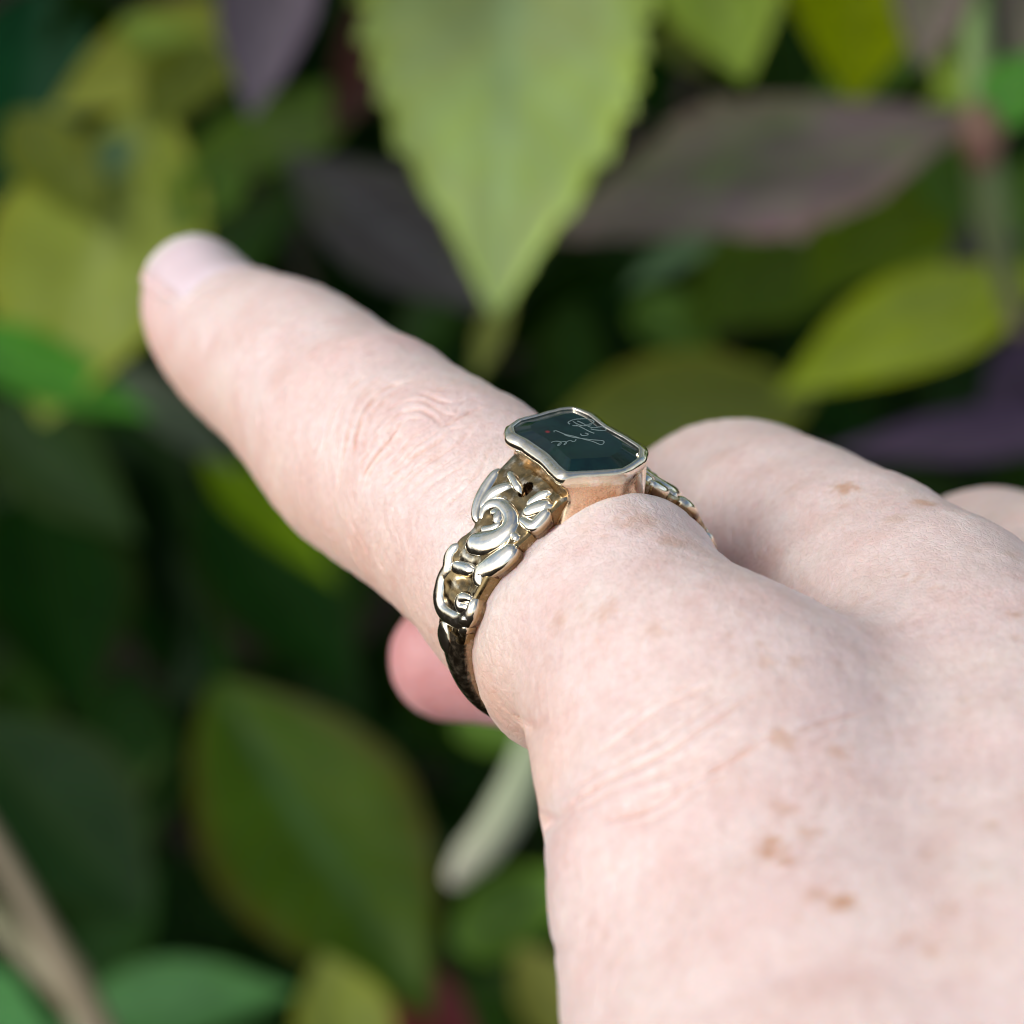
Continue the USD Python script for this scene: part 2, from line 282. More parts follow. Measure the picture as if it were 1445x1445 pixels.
# --- drawn creases: picture polylines laid on the skin, (points, depth, half width)
Z5 = lambda q: [(180 + x / 2.408, 310 + y / 2.408) for x, y in q]
Z7 = lambda q: [(700 + x / 1.94, 900 + y / 1.94) for x, y in q]
CREASE = [
 (Z5([(945, 665), (925, 700), (895, 740), (850, 795), (810, 850), (785, 905)]), .20, .22), (Z5([(1075, 715), (1040, 670), (990, 645), (940, 650), (890, 690), (850, 735), (825, 790)]), .13, .25),
 (Z5([(985, 545), (900, 560), (830, 610), (790, 680), (770, 760), (772, 840)]), .14, .28), (Z5([(905, 540), (820, 585), (765, 670), (738, 760), (722, 850), (712, 940)]), .11, .26),
 (Z5([(860, 515), (770, 560), (705, 640), (668, 740), (655, 850)]), .08, .25), (Z5([(1095, 715), (1040, 760), (980, 800), (920, 850), (860, 915)]), .13, .26),
 (Z5([(1180, 690), (1120, 760), (1030, 820), (955, 885), (880, 960)]), .08, .25), (Z5([(1150, 600), (1085, 622), (1030, 602), (980, 590)]), .09, .25),
 (Z5([(1210, 640), (1150, 660), (1095, 690), (1060, 700)]), .09, .25), (Z5([(905, 720), (870, 750), (845, 770)]), .08, .18), (Z5([(880, 800), (840, 830), (815, 880), (800, 930)]), .09, .2),
 (Z5([(1000, 720), (955, 755), (915, 800), (870, 840)]), .08, .2), (Z5([(1190, 790), (1130, 840), (1050, 890), (990, 950)]), .06, .25), (Z5([(1240, 760), (1200, 850), (1140, 920), (1070, 990)]), .05, .3),
 (Z7([(150, 502), (200, 460), (300, 395), (400, 345), (500, 290), (560, 250), (640, 200), (720, 150)]), .11, .32), (Z7([(250, 495), (350, 490), (430, 460), (520, 400), (620, 345), (720, 290), (790, 262)]), .10, .3),
 (Z7([(330, 405), (420, 390), (520, 345), (610, 305)]), .08, .28), (Z7([(800, 272), (900, 232), (1020, 205)]), .06, .3), 
 (Z7([(500, 165), (400, 228), (330, 282), (250, 330)]), .06, .3),  (Z7([(600, 120), (500, 170), (420, 200)]), .05, .25), (Z7([(700, 210), (600, 270), (520, 330), (430, 380)]), .05, .2),
 (Z5([(720, 1010), (760, 1110), (790, 1180)]), .05, .35), (Z5([(860, 1080), (850, 1160), (880, 1200)]), .05, .35)]
cp, cd, cw = [], [], []
crng = np.random.default_rng(31); ALL = []
for pts, dep, wid in CREASE:
    ALL.append((resample(pts, 60), dep * .85, wid * .72))
    for sgn in (-1, 1):                                       # fainter companions beside each drawn line
        q = resample(pts, 60); t = np.gradient(q, axis=0); t /= np.linalg.norm(t, axis=1, keepdims=True); i0 = crng.integers(0, 14); i1 = 60 - crng.integers(0, 14)
        q = q + sgn * np.stack([-t[:, 1], t[:, 0]], 1) * crng.uniform(7, 15) * (1 + .5 * np.sin(np.linspace(0, crng.uniform(2, 6), 60)))[:, None]; ALL.append((resample(q[i0:i1], 60), dep * crng.uniform(.3, .55), wid * .6))
for q, dep, wid in ALL: t = np.linspace(0, 1, 60); cp.append(hit(q)); cd.append(dep * np.clip(np.minimum(t, 1 - t) * 5, 0, 1) * (.45 + 1.0 * noise(np.stack([t * 9, 0 * t + q[0, 0], 0 * t], 1), 3))); cw.append(np.full(60, wid))
cp = np.vstack(cp); cd = np.concatenate(cd); cw = np.concatenate(cw)
def gauss_kd(P, dep, wid, reach, k):
    d, i = cKDTree(P).query(hv, k=k, distance_upper_bound=reach); o = np.zeros(len(hv)); d = d.reshape(len(hv), -1); i = i.reshape(len(hv), -1); i2 = np.minimum(i, len(P) - 1)
    g = np.where(np.isfinite(d), dep[i2] * np.exp(-(np.where(np.isfinite(d), d, 0) / wid[i2]) ** 2), 0)
    return g.max(1)
cre = gauss_kd(cp, cd, cw, 1.5, 24); disp -= cre * 3.0
# --- folds at the thumb side of the hand, and the soft pads between them
for (x, y), am, rd in (((770, 1092), .5, 2.6), ((800, 1235), .45, 4.5), ((805, 1390), .3, 4.0)): disp += am * np.exp(-(np.linalg.norm(hv - hit([(x, y)])[0], axis=1) / rd) ** 2)
FOLD = [([(733, 1018), (745, 1026), (765, 1024), (790, 1016)], .5), ([(768, 1160), (782, 1157), (802, 1142), (826, 1126)], .55), ([(780, 1338), (800, 1342), (830, 1338)], .2)]
fp = np.vstack([hit(resample(q, 40)) for q, _ in FOLD]); fd = np.concatenate([d * np.linspace(1, 0, 40) for _, d in FOLD]); disp -= gauss_kd(fp, fd, np.full(len(fp), .5), 1.6, 16)
# --- fine lines that run round the finger
rng = np.random.default_rng(4)
wob = (fbm(hv * .35, 3, 5) - .5) * 1.6
fine = np.zeros(len(hv))
for c in np.arange(6.0, s0[5] + 16, 0.62):
    a = rng.uniform(.2, 1); bow = rng.uniform(-.25, .25)
    x = S_ - c - rng.uniform(-.2, .2) - wob + bow * PH ** 2; fine = np.maximum(fine, a * np.exp(-(x / .16) ** 2))
brk = np.clip((fbm(hv * .55 + 7, 2, 9) - .36) * 4, 0, 1)
disp -= onidx * np.clip(1.5 - np.abs(PH) * .65, 0, 1) * fine * brk * 0.15 * np.clip((S_ - 9) / 5, 0, 1) * np.where(S_ > s0[5] + 5, .5, 1)
# knuckle pad, swelling beside the ring
disp += onidx * .42 * np.exp(-((S_ - s0[5] + .5) / 3.0) ** 2) * np.clip(np.cos(PH - .1), 0, 1) ** 2
# broad unevenness, tendons
disp += (fbm(hv * .12, 3, 2) - .5) * .34 + (fbm(hv * .45 + 3, 3, 3) - .5) * .14
# fine directional skin lines
u = hv @ unit([.55, .55, -.62]); w_ = hv @ unit([.8, -.5, .1])
disp += (noise(np.stack([u * 2.2, w_ * .7, hv[:, 2] * .7], 1), 11) - .5) * .085 + (noise(np.stack([u * .9, w_ * 2.4, hv[:, 2] * .9], 1), 12) - .5) * .05
# --- nail plate: laid on the finger's end
NA = unit(ax[1] - ax[4]); ND = unit(unit(RN * 0.96 + RB * 0.16) - NA * (unit(RN * 0.96 + RB * 0.16) @ NA)); NB = unit(np.cross(NA, ND)); NB = NB if NB @ RB > 0 else -NB
tip0 = ax[1] + NA * 1.0
nt, nph = 46, 41
T = np.linspace(-9.0, 4.9, nt); PHI = np.linspace(-1.0, 1.0, nph)
org = tip0 + np.minimum(T, 1.5)[:, None, None] * NA
dr = np.cos(PHI)[None, :, None] * ND + np.sin(PHI)[None, :, None] * NB + (np.clip(T - 1.5, 0, 9) * .16)[:, None, None] * NA
dr = dr / np.linalg.norm(dr, axis=-1, keepdims=True)
rad = np.full((nt, nph), 14.0)
for _ in range(60): rad = rad - 0.8 * sdf((org + rad[..., None] * dr).reshape(-1, 3)).reshape(nt, nph)
tt = (T - T[0]) / (T[-1] - T[0]); ee = np.abs(PHI) / PHI[-1]
lim = 1 - np.clip((ee - .55) / .45, 0, 1) ** 2 * .18                     # rounded corners
lift = .16 - .34 * np.clip(1 - tt / .16, 0, 1)[:, None] - .26 * np.clip((ee - .86) / .14, 0, 1)[None, :] + .14 * np.clip((tt - .75) / .25, 0, 1)[:, None]
nv_ = org + (rad + lift)[..., None] * dr + (np.clip(tt - .93, 0, 1) * 9)[:, None, None] * NA * .8 * lim[None, :, None]
bot = nv_ - dr * .35
nvv = np.vstack([nv_.reshape(-1, 3), bot.reshape(-1, 3)]); g0 = grid_faces(nt, nph); K = nt * nph
ring_i = np.r_[np.arange(nph), np.arange(1, nt) * nph + nph - 1, (nt - 1) * nph + np.arange(nph - 2, -1, -1), np.arange(nt - 2, 0, -1) * nph]
r2 = np.roll(ring_i, -1); nf_ = np.vstack([g0, g0[:, ::-1] + K, np.stack([ring_i, ring_i + K, r2 + K], 1), np.stack([ring_i, r2 + K, r2], 1)])
if np.cross(nv_[1, 0] - nv_[0, 0], nv_[0, 1] - nv_[0, 0]) @ dr[0, 0] < 0: nf_ = nf_[:, ::-1]
ncol = np.tile(np.array([.83, .62, .65]), (nt, nph, 1)); lun = np.clip(1 - tt / .22, 0, 1)[:, None, None]; ncol = ncol * (1 - .4 * lun) + np.array([.82, .68, .68]) * .4 * lun
fre = np.clip((tt - .84) / .06, 0, 1)[:, None, None]; ncol = ncol * (1 - fre) + np.array([.86, .76, .70]) * fre
edge = np.vstack([nv_[:, 0], nv_[:, -1], nv_[0]])
nd, _ = cKDTree(edge).query(hv, distance_upper_bound=3); nd = np.where(np.isfinite(nd), nd, 9)
nin, _ = cKDTree(nv_.reshape(-1, 3)).query(hv, distance_upper_bound=.6); inside = np.isfinite(nin) & (nd > .35)
disp += np.where(inside, -.25, .34 * np.exp(-((nd - .7) / .45) ** 2) - .12 * np.exp(-(nd / .25) ** 2))
mv = RINGMOVE
for _ in range(6): mv = WN @ mv
bulge = 0.75 * (1 - sstep(25, 60, dg)) * np.exp(-(np.linalg.norm(hv - hit([(862, 738)])[0], axis=1) / 4.6) ** 2) * sstep(-3.9, -5.2, ras)
hv2 = hv + mv + hn * (disp + bulge)[:, None]
# --- skin tone: even pale pink with redder tip and joints, freckles
FRK = [(1193, 688, 13, .8), (1303, 709, 12, .75), (1264, 729, 12, .35), (1118, 688, 10, .25), (1185, 712, 8, .2), (901, 748, 17, .4), (947, 770, 13, .45), (880, 752, 10, .25), (857, 862, 14, .5), (791, 875, 12, .45), (923, 892, 12, .3), (1081, 933, 9, .4), (1125, 933, 8, .35),
 (1045, 868, 5, .4), (1433, 870, 8, .5), (1428, 784, 7, .4), (1270, 880, 7, .2), (1084, 1199, 15, 1.0), (1108, 1214, 10, .7), (1184, 1274, 13, .95), (1150, 1261, 12, .45), (1102, 1042, 11, .6), (1179, 1062, 9, .5), (1102, 1142, 13, .45), (1141, 1176, 14, .5), (1398, 1165, 8, .55), (1393, 1222, 6, .5),
 (1313, 1343, 9, .7), (1339, 1284, 14, .35), (1277, 1325, 8, .4), (1311, 1207, 9, .35), (1442, 1124, 7, .4), (1385, 1256, 10, .25), (1200, 1340, 12, .2), (1120, 1350, 9, .2), (1400, 1330, 11, .3), (1330, 1100, 8, .25), (1240, 985, 7, .25), (1360, 985, 7, .3), (830, 760, 8, .2), (970, 850, 7, .2)]
fr_rng = np.random.default_rng(12)
for _ in range(120): FRK.append((fr_rng.uniform(820, 1440), fr_rng.uniform(760, 1440), fr_rng.uniform(3, 7), fr_rng.uniform(.08, .3)))
fc = hit([q[:2] for q in FRK])
tone = np.tile(np.array([.60, .468, .432]), (len(hv), 1))
bl = .7 * np.clip((fbm(hv * .16 + 20, 3, 21) - .42) * 2.6, 0, 1)[:, None]; tone = tone * (1 - .45 * bl) + np.array([.60, .41, .39]) * .45 * bl
bl2 = np.clip((fbm(hv * .22 + 50, 3, 31) - .52) * 4, 0, 1)[:, None]; tone = tone * (1 - .35 * bl2) + np.array([.62, .51, .45]) * .35 * bl2
tipr = (onidx * np.clip(1 - (S_ - 1) / 17, 0, 1))[:, None]; tone = tone * (1 - .75 * tipr) + np.array([.64, .38, .37]) * .75 * tipr
pip = (onidx * np.exp(-((S_ - s0[5]) / 3.5) ** 2) * np.clip(np.cos(PH), 0, 1))[:, None]; tone = tone * (1 - .35 * pip) + np.array([.60, .38, .34]) * .35 * pip
und = ((np.clip((12.5 - BD) / 1.5, 0, 1)) * np.clip((np.abs(PH) - 1.0) / .9, 0, 1) * .75)[:, None]; tone = tone * (1 - und) + np.array([.62, .385, .285]) * und  # warm bounce and translucency of the underside painted into the tone
thd = np.minimum(np.linalg.norm(hv - at(*THB[0][:3]), axis=1), np.linalg.norm(hv - at(*THB[1][:3]), axis=1)); tt_ = (np.clip((13 - thd) / 4, 0, 1) * (hv[:, 2] > 176) * (BD > 9.6))[:, None]
tone = tone * (1 - .8 * tt_) + np.array([.42, .155, .16]) * .85 * tt_  # thumb tip: its shade and translucent red are painted into the tone
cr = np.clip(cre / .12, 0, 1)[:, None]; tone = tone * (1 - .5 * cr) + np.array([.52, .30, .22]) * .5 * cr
ft = cKDTree(fc); fn_ = noise(hv * 2.3, 41)
for (x, y, r, a), c in zip(FRK, fc):
    rm = 1.3 * r * c[2] / F; k = np.linalg.norm(hv - c, axis=1); g = (a * .95 * np.clip(1.3 - .85 * k / rm + (fn_ - .5) * 1.3, 0, 1))[:, None]
    tone = tone * (1 - g) + np.array([.45, .25, .15]) * g
hand = thing('hand', 'bare pale freckled hand pointing its index finger away, wearing the signet ring', 'hand')
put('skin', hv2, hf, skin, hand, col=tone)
put('fingernail', nvv, nf_, nailm, hand, col=np.vstack([ncol.reshape(-1, 3)] * 2))

# ------------------------------------------------------------------ the ring
def rp3(th, s, r):
    th = np.asarray(th, float); s = np.asarray(s, float); r = np.asarray(r, float)
    return RC + (r * np.cos(th))[..., None] * RN + (r * np.sin(th))[..., None] * RB + s[..., None] * RA
def on_ring(pts, R=10.2):
    o = []
    for x, y in pts:
        r = np.array([(x - HALF) / F, (HALF - y) / F, 1.0]); q = r - RA * (r @ RA); c = RC - RA * (RC @ RA)
        A, B, Cc = q @ q, -2 * q @ c, c @ c - R * R; dd = B * B - 4 * A * Cc
        t = -B / (2 * A) if dd < 0 else (-B - math.sqrt(dd)) / (2 * A); p = r * t - RC; o.append((math.atan2(p @ RB, p @ RN), p @ RA))
    return np.array(o)
ring = thing('signet_ring', 'antique pale gold signet ring with dark green stone and scrolled shoulders on the finger', 'ring')
def slab(ths, topf, inner, sgn, hole=None, nv=49):
    ns = np.linspace(0, 1, nv); tg, vg = np.meshgrid(ths, ns, indexing='ij'); s = ep(tg) * (1 - vg) + ed(tg) * vg
    top = topf(tg, vg, s); nu = len(ths)
    if hole is not None:
        du, dv = (tg - hole[0]) * 9.7, s - hole[1]; dd = np.hypot(du, dv * 1.1); keepv = dd > hole[2]
    P1 = rp3(tg * sgn, s, top); P0 = rp3(tg * sgn, s, np.full_like(top, inner) + .0 * top)
    v = np.vstack([P1.reshape(-1, 3), P0.reshape(-1, 3)]); K = nu * nv
    a, b = np.meshgrid(np.arange(nu - 1), np.arange(nv - 1), indexing='ij'); q = np.stack([a * nv + b, (a + 1) * nv + b, (a + 1) * nv + b + 1, a * nv + b + 1], -1).reshape(-1, 4)
    if hole is not None: q = q[keepv.ravel()[q].all(1)]
    e = np.vstack([q[:, [0, 1]], q[:, [1, 2]], q[:, [2, 3]], q[:, [3, 0]]]); key = e[:, 0] * K + e[:, 1]; rev = e[:, 1] * K + e[:, 0]; bd = e[~np.isin(key, rev)]
    wall = np.stack([bd[:, 0], bd[:, 0] + K, bd[:, 1] + K, bd[:, 1]], 1); Q = np.vstack([q[:, ::-1], q + K, wall])
    if sgn < 0: Q = Q[:, ::-1]
    return v, np.vstack([Q[:, [0, 1, 2]], Q[:, [0, 2, 3]]])
def plain_top(tg, vg, s): return 9.15 + (.8 - .45 * np.clip((-np.degrees(tg) - 105) / 40, 0, 1)) * np.sqrt(np.clip(1 - (2 * vg - 1) ** 2, 0, 1)) ** .8 * (1 - .25 * np.clip((-np.degrees(tg) - 110) / 40, 0, 1))
def lift_at(d): return .7 * np.clip((d + 34) / 18, 0, 1) ** 1.5
def plate_top(tg, vg, s):
    d = np.degrees(tg); e = np.clip(np.minimum(vg, 1 - vg) / .1, 0, 1)
    u_ = np.stack([tg * 9.7 * 1.3, s * 1.3, 0 * s], -1)
    hol = .5 * np.exp(-(((d + 62.5) / 5.0) ** 2 + ((s + 1.2) / 1.0) ** 2))          # scooped hollow of the second scroll
    return 9.55 + .28 * np.sqrt(e * (2 - e)) + .14 * (noise(u_ * 1.3, 3) - .5) - hol + lift_at(d)
def arc(a, b, st): return np.radians(np.arange(a, b + 1e-6, st))
v, f = slab(arc(-268, -84, 1.0), lambda t, g, s: plain_top(np.maximum(t, math.radians(-180)), g, s), 8.75, 1) if False else slab(arc(-180, -84, 1.0), plain_top, 8.75, 1)
vB, fB = slab(arc(-180, -84, 1.0), plain_top, 8.75, -1)
put('shank', np.vstack([v, vB]), np.vstack([f, fB + len(v)]), dark_m, ring, smooth=40)
for sg in (1, -1):
    v, f = slab(arc(-86, -3, .35), plate_top, 8.75, sg, hole=(math.radians(-22.5), -.35, .52), nv=57)
    put('shoulder', v, f, plate_m, ring, smooth=45)
# scroll work: rounded strokes swept over the shoulder
Z3 = lambda q: [(590 + x / 6.88, 640 + y / 6.88) for x, y in q]
Z4 = lambda q: [(590 + x / 6.28, 800 + y / 6.28) for x, y in q]
SCROLL = [
 (Z3([(600, 640), (590, 560), (640, 480), (740, 450), (830, 500), (875, 590), (850, 690), (760, 775), (640, 835), (520, 850), (420, 835)]), [.12, .26, .36, .42, .46, .5, .55, .62, .66, .6, .42], .62, 'main'),
 (Z3([(690, 620), (740, 600), (755, 555), (715, 540), (660, 560)]), [.3, .34, .32, .26, .15], .5, 'main'),
 (Z3([(560, 690), (650, 705), (730, 665), (785, 600)]), [.22, .27, .24, .14], .38, 'main'),
 (Z3([(790, 120), (690, 230), (600, 350), (545, 470), (525, 570), (560, 650)]), [.25, .34, .38, .36, .3, .16], .5, 'main'),
 (Z3([(930, 300), (800, 310), (690, 360), (610, 450), (575, 540)]), [.16, .34, .38, .32, .14], .46, 'main'),
 (Z3([(850, 160), (900, 200), (960, 290), (990, 360)]), [.12, .25, .3, .2], .42, 'main'),
 (Z3([(960, 560), (1060, 530), (1180, 500), (1330, 520)]), [.2, .42, .46, .25], .5, 'main'),
 (Z3([(1010, 480), (1120, 440), (1230, 400), (1330, 420)]), [.15, .3, .34, .2], .42, 'main'),
 (Z3([(915, 620), (1000, 620), (1100, 660), (1200, 640), (1330, 570)]), [.16, .3, .36, .34, .2], .46, 'main'),
 (Z3([(890, 720), (920, 790), (960, 830)]), [.15, .26, .18], .4, 'main'),
 (Z3([(960, 880), (850, 930), (730, 1010), (610, 1090), (540, 1160), (545, 1230), (590, 1290)]), [.3, .5, .56, .55, .5, .42, .2], .5, 'main'),
 (Z3([(360, 850), (290, 920), (250, 1000), (240, 1080), (190, 1180), (160, 1300)]) + Z4([(135, 270), (160, 380), (240, 455), (340, 480), (430, 440), (475, 350), (480, 270)]), [.2, .34, .38, .36, .4, .44, .46, .46, .46, .44, .42, .36, .2], .52, 'main'),
 (Z3([(250, 1095), (340, 1090), (430, 1110), (500, 1100)]), [.2, .34, .34, .16], .4, 'main'),
 (Z4([(440, 290), (380, 270), (335, 300), (340, 345), (385, 350), (410, 320)]), [.12, .24, .34, .36, .3, .18], .6, 'main'),
 (Z4([(330, 480), (380, 470), (420, 430)]), [.16, .26, .16], .62, 'main'),
 (Z4([(215, 490), (200, 580), (205, 680), (240, 790)]), [.2, .46, .56, .46, .15], .26, 'main'),
 (Z4([(300, 560), (360, 575), (430, 545)]), [.12, .2, .1], .4, 'main')]
def stroke(uv, ws, h, base, sgn):
    n = max(24, len(uv) * 7); q = resample(uv, n); w = PchipInterpolator(np.linspace(0, 1, len(ws)), ws)(np.linspace(0, 1, n)); t = np.linspace(0, 1, n)
    tg = np.gradient(q, axis=0); tg /= np.linalg.norm(tg, axis=1, keepdims=True); nr = np.stack([-tg[:, 1], tg[:, 0]], 1)
    cap = np.sqrt(np.clip(1 - np.clip(1 - np.minimum(t, 1 - t) * n * .16, 0, 1) ** 2, 0.02, 1)); k = 13; an = np.linspace(0, np.pi, k)
    lat = np.cos(an)[None] * (w * cap)[:, None]; hgt = np.sin(an)[None] ** .8 * (h * cap * np.sqrt(w / max(ws)))[:, None]
    w = w * 1.0; U = q[:, None, 0] + nr[:, None, 0] * lat; V = q[:, None, 1] + nr[:, None, 1] * lat
    base = base + lift_at(np.degrees(q[:, :1] / 10.0)); P = rp3(U / 10.0 * sgn, V, base + hgt); lo = rp3(U[:, [-1, 0]] / 10.0 * sgn, V[:, [-1, 0]], np.repeat(base - .5, 2, 1))
    G = np.concatenate([P, lo], 1); fa = grid_faces(n, k + 2, close_v=True); m_ = k + 2
    for e in (0, n - 1):
        c = len(G.reshape(-1, 3)) + (e > 0)
        i = np.arange(m_) + e * m_; fa = np.vstack([fa, np.stack([i, np.roll(i, -1), np.full(m_, c)], 1)[:, ::(1 if e else -1)]])
    v = np.vstack([G.reshape(-1, 3), G[0].mean(0), G[-1].mean(0)])
    t_ = trimesh.Trimesh(v, fa, process=False)
    if t_.volume < 0: fa = fa[:, ::-1]
    wear = np.clip(np.r_[np.sin(an), 0, 0] / .5, 0, 1); wear = np.r_[np.tile(wear, n), 0, 0]; wear = np.clip(wear + .5 * (fbm(v * 2.2, 3, 6) - .5), 0, 1)[:, None]
    return v, fa, np.array([.40, .31, .19]) * (1 - wear) + wear
for sg in (1, -1):
    for pts, ws, h, _ in SCROLL:
        o = on_ring(pts); uv_ = np.stack([o[:, 0] * 10.0, o[:, 1]], 1)
        uv_[:, 1] = np.clip(uv_[:, 1], ep(np.clip(o[:, 0], -3.1, -.22)) + .15, ed(np.clip(o[:, 0], -3.1, -.22)) - .1)
        v, f, c = stroke(uv_, [x * 1.45 for x in ws], h * 1.08, 9.55 if o[:, 0].mean() > -1.49 else 9.9, sg); put('scroll', v, f, scroll_m, ring, smooth=True, col=c)
# bezel and stone: outline measured on the stone's own plane
OUT = np.array([(-2.85, 3.2), (-2.0, 3.62), (-0.72, 3.66), (1.0, 3.74), (1.85, 3.5), (2.3, 2.2), (2.32, 0.45), (2.72, -1.3), (2.83, -3.0), (2.2, -3.9), (0.5, -4.7), (-1.13, -4.15), (-2.75, -3.45), (-2.78, -2.3), (-2.68, -0.8), (-2.88, 1.1), (-3.2, 2.3)])
tt0 = np.r_[0, np.cumsum(np.linalg.norm(np.diff(np.vstack([OUT, OUT[:1]]), axis=0), axis=1))]
per = CubicSpline(tt0, np.vstack([OUT, OUT[:1]]), bc_type='periodic'); NO = 180
ol = per(np.linspace(0, tt0[-1], NO, endpoint=False)); lin = np.stack([np.interp(np.linspace(0, tt0[-1], NO, endpoint=False), tt0, np.vstack([OUT, OUT[:1]])[:, k]) for k in (0, 1)], 1)
ol = ol * .3 + lin * .7
tn = np.roll(ol, -1, 0) - np.roll(ol, 1, 0); tn /= np.linalg.norm(tn, axis=1, keepdims=True); on = np.stack([tn[:, 1], -tn[:, 0]], 1)
if ((ol - ol.mean(0)) * on).sum() < 0: on = -on
for _ in range(3): on = on + .5 * (np.roll(on, 1, 0) + np.roll(on, -1, 0)); on /= np.linalg.norm(on, axis=1, keepdims=True)
side = np.abs(on[:, 0]) ** 2
def loop(h, off): 
    o = ol + on * np.broadcast_to(off, (NO,))[:, None]; h = np.broadcast_to(h, (NO,))
    return RC + h[:, None] * RN + o[:, :1] * RB + o[:, 1:] * RA
def loft(loops, cap):
    v = np.vstack(loops); f = grid_faces(len(loops), NO, close_v=True); c = len(v)
    v = np.vstack([v, loops[-1].mean(0), loops[0].mean(0)]); i = np.arange(NO) + (len(loops) - 1) * NO
    if cap: f = np.vstack([f, np.stack([i, np.full(NO, c), np.roll(i, -1)], 1)])
    if trimesh.Trimesh(v, f, process=False).volume < 0: f = f[:, ::-1]
    return v, f
wv = .06 * (noise(np.stack([ol[:, 0] * 1.5, ol[:, 1] * 1.5, ol[:, 0] * 0], 1), 8) - .5)
ser = [(8.1, .35, .6), (9.2, .25, .15), (9.9, .18, -.3), (10.4, .16, -.3), (10.75, .18, .05), (11.05, .22, .42), (11.35, .3, .68), (11.68, .36, .76), (11.95, .34, .62), (12.12, .2, .26), (12.14, .06, .08), (12.05, -.03, -.03), (11.6, -.06, -.06)]
L_ = [loop(h, a * (1 - side) + b * side + wv) for h, a, b in ser]
v, f = loft(L_[:6], False); bez = put('bezel', v, f, wall_m, ring, smooth=50)
v, f = loft(L_[5:], False); put('rim', v, f, bright, bez, smooth=50)
# corner claws of the setting
def knob(p0, p1, r0, r1):
    t = np.linspace(0, 1, 9); an = np.linspace(0, 2 * np.pi, 17)[:-1]; c = p0 + t[:, None] * (p1 - p0); d = unit(p1 - p0); a = unit(np.cross(d, RA)); b = np.cross(d, a); r = (r0 + (r1 - r0) * t) * np.sqrt(np.clip(1 - np.clip((t - .72) / .28, 0, 1) ** 2, .01, 1))
    v = (c[:, None] + r[:, None, None] * (np.cos(an)[None, :, None] * a + np.sin(an)[None, :, None] * b)).reshape(-1, 3); f = grid_faces(9, 16, close_v=True); v = np.vstack([v, p1]); i = np.arange(16) + 128
    f = np.vstack([f, np.stack([i, np.roll(i, -1), np.full(16, len(v) - 1)], 1)])
    return v, (f if trimesh.Trimesh(v, f, process=False).volume > 0 else f[:, ::-1])
for cx, cy in ((2.5, -3.62),):
    c = np.array([cx, cy]); oc = unit(c - ol.mean(0)); q = c + oc * .0
    v, f = knob(RC + 8.3 * RN + q[0] * RB + q[1] * RA, RC + 12.1 * RN + (q - oc * .12)[0] * RB + (q - oc * .12)[1] * RA, .55, .62); put('claw', v, f, bright, bez)
RED = world(RC + 12.38 * RN - 1.55 * RB + 1.05 * RA)
stone_m = usdkit.material(stage, MAT + 'bloodstone', {
    'g': ('geometry', {}), 'n': ('noise_texture', {'scale': 700.0, 'detail': 4.0}), 'r': ('rgb_ramp', {'ramp': [(.35, (.0008, .006, .0055)), (.65, (.0016, .011, .009))]}),
    'v': ('vector_math', {'math_type': 'distance', 'vector2': RED.tolist()}), 'mr': ('map_range', {'from_min': .00006, 'from_max': .0002, 'to_min': 1.0, 'to_max': 0.0, 'clamp': True}),
    'mx': ('mix_color', {'b': (.13, .012, .015)}),
    'p': ('principled_bsdf', {'roughness': .08, 'ior': 1.54, 'specular_ior_level': .5})},
    [('g.position', 'n.vector'), ('n.fac', 'r.fac'), ('g.position', 'v.vector1'), ('v.value', 'mr.value'), ('mr.result', 'mx.fac'), ('r.color', 'mx.a'), ('mx.result', 'p.base_color')], surface='p.BSDF')
tq = ol.mean(0) + (ol - ol.mean(0)) * .73; table = RC + 12.38 * RN + tq[:, :1] * RB + tq[:, 1:] * RA
v, f = loft([loop(11.5, 0), loop(11.92, 0.0), loop(11.96, -.04), table], True)
stone = put('stone', v, f, stone_m, ring, smooth=5)
eng_m = usdkit.material(stage, MAT + 'engraving', {'p': ('principled_bsdf', {'base_color': (.12, .16, .15), 'roughness': .6})}, surface='p.BSDF')
Z2 = lambda q: [(680 + x / 4.817, 550 + y / 4.817) for x, y in q]
ENG = [[(600, 235), (588, 222), (615, 206), (680, 197), (740, 203), (762, 216), (730, 234), (665, 246), (615, 243)], [(640, 240), (690, 262), (735, 285), (765, 296)], [(648, 213), (700, 236), (765, 258), (835, 258), (845, 268), (800, 276), (745, 266)],
       [(492, 290), (490, 281), (540, 293), (620, 315), (700, 338), (780, 362), (822, 370), (832, 356), (790, 343), (710, 335), (640, 326), (560, 304)], [(476, 362), (515, 350), (540, 362), (518, 380), (548, 352), (575, 362), (560, 374), (596, 345), (618, 352), (640, 338)], [(672, 300), (695, 312), (722, 303), (700, 295)], [(620, 215), (655, 235), (700, 245), (745, 238)]]
ev, ef, c_ = [], [], 0
for L in ENG:
    P = []
    for x, y in resample(Z2(L), 50):
        r = np.array([(x - HALF) / F, (HALF - y) / F, 1.0]); P.append(r * ((RC + 12.383 * RN) @ RN / (r @ RN)))
    P = np.array(P); t = np.gradient(P, axis=0); t /= np.linalg.norm(t, axis=1, keepdims=True); sd = np.cross(t, RN); w = .026 + .024 * noise(P * 2.5, 6)
    ring4 = np.stack([P - sd * w[:, None], P - sd * w[:, None] * .5 + RN * .018, P + sd * w[:, None] * .5 + RN * .018, P + sd * w[:, None]], 1)
    fa = grid_faces(50, 4); n0 = np.cross(ring4[1, 0] - ring4[0, 0], ring4[0, 1] - ring4[0, 0])
    if n0 @ RN < 0: fa = fa[:, ::-1]
    ev.append(ring4.reshape(-1, 3)); ef.append(fa + c_); c_ += 200
put('engraved_monogram', np.vstack(ev), np.vstack(ef), eng_m, stone)
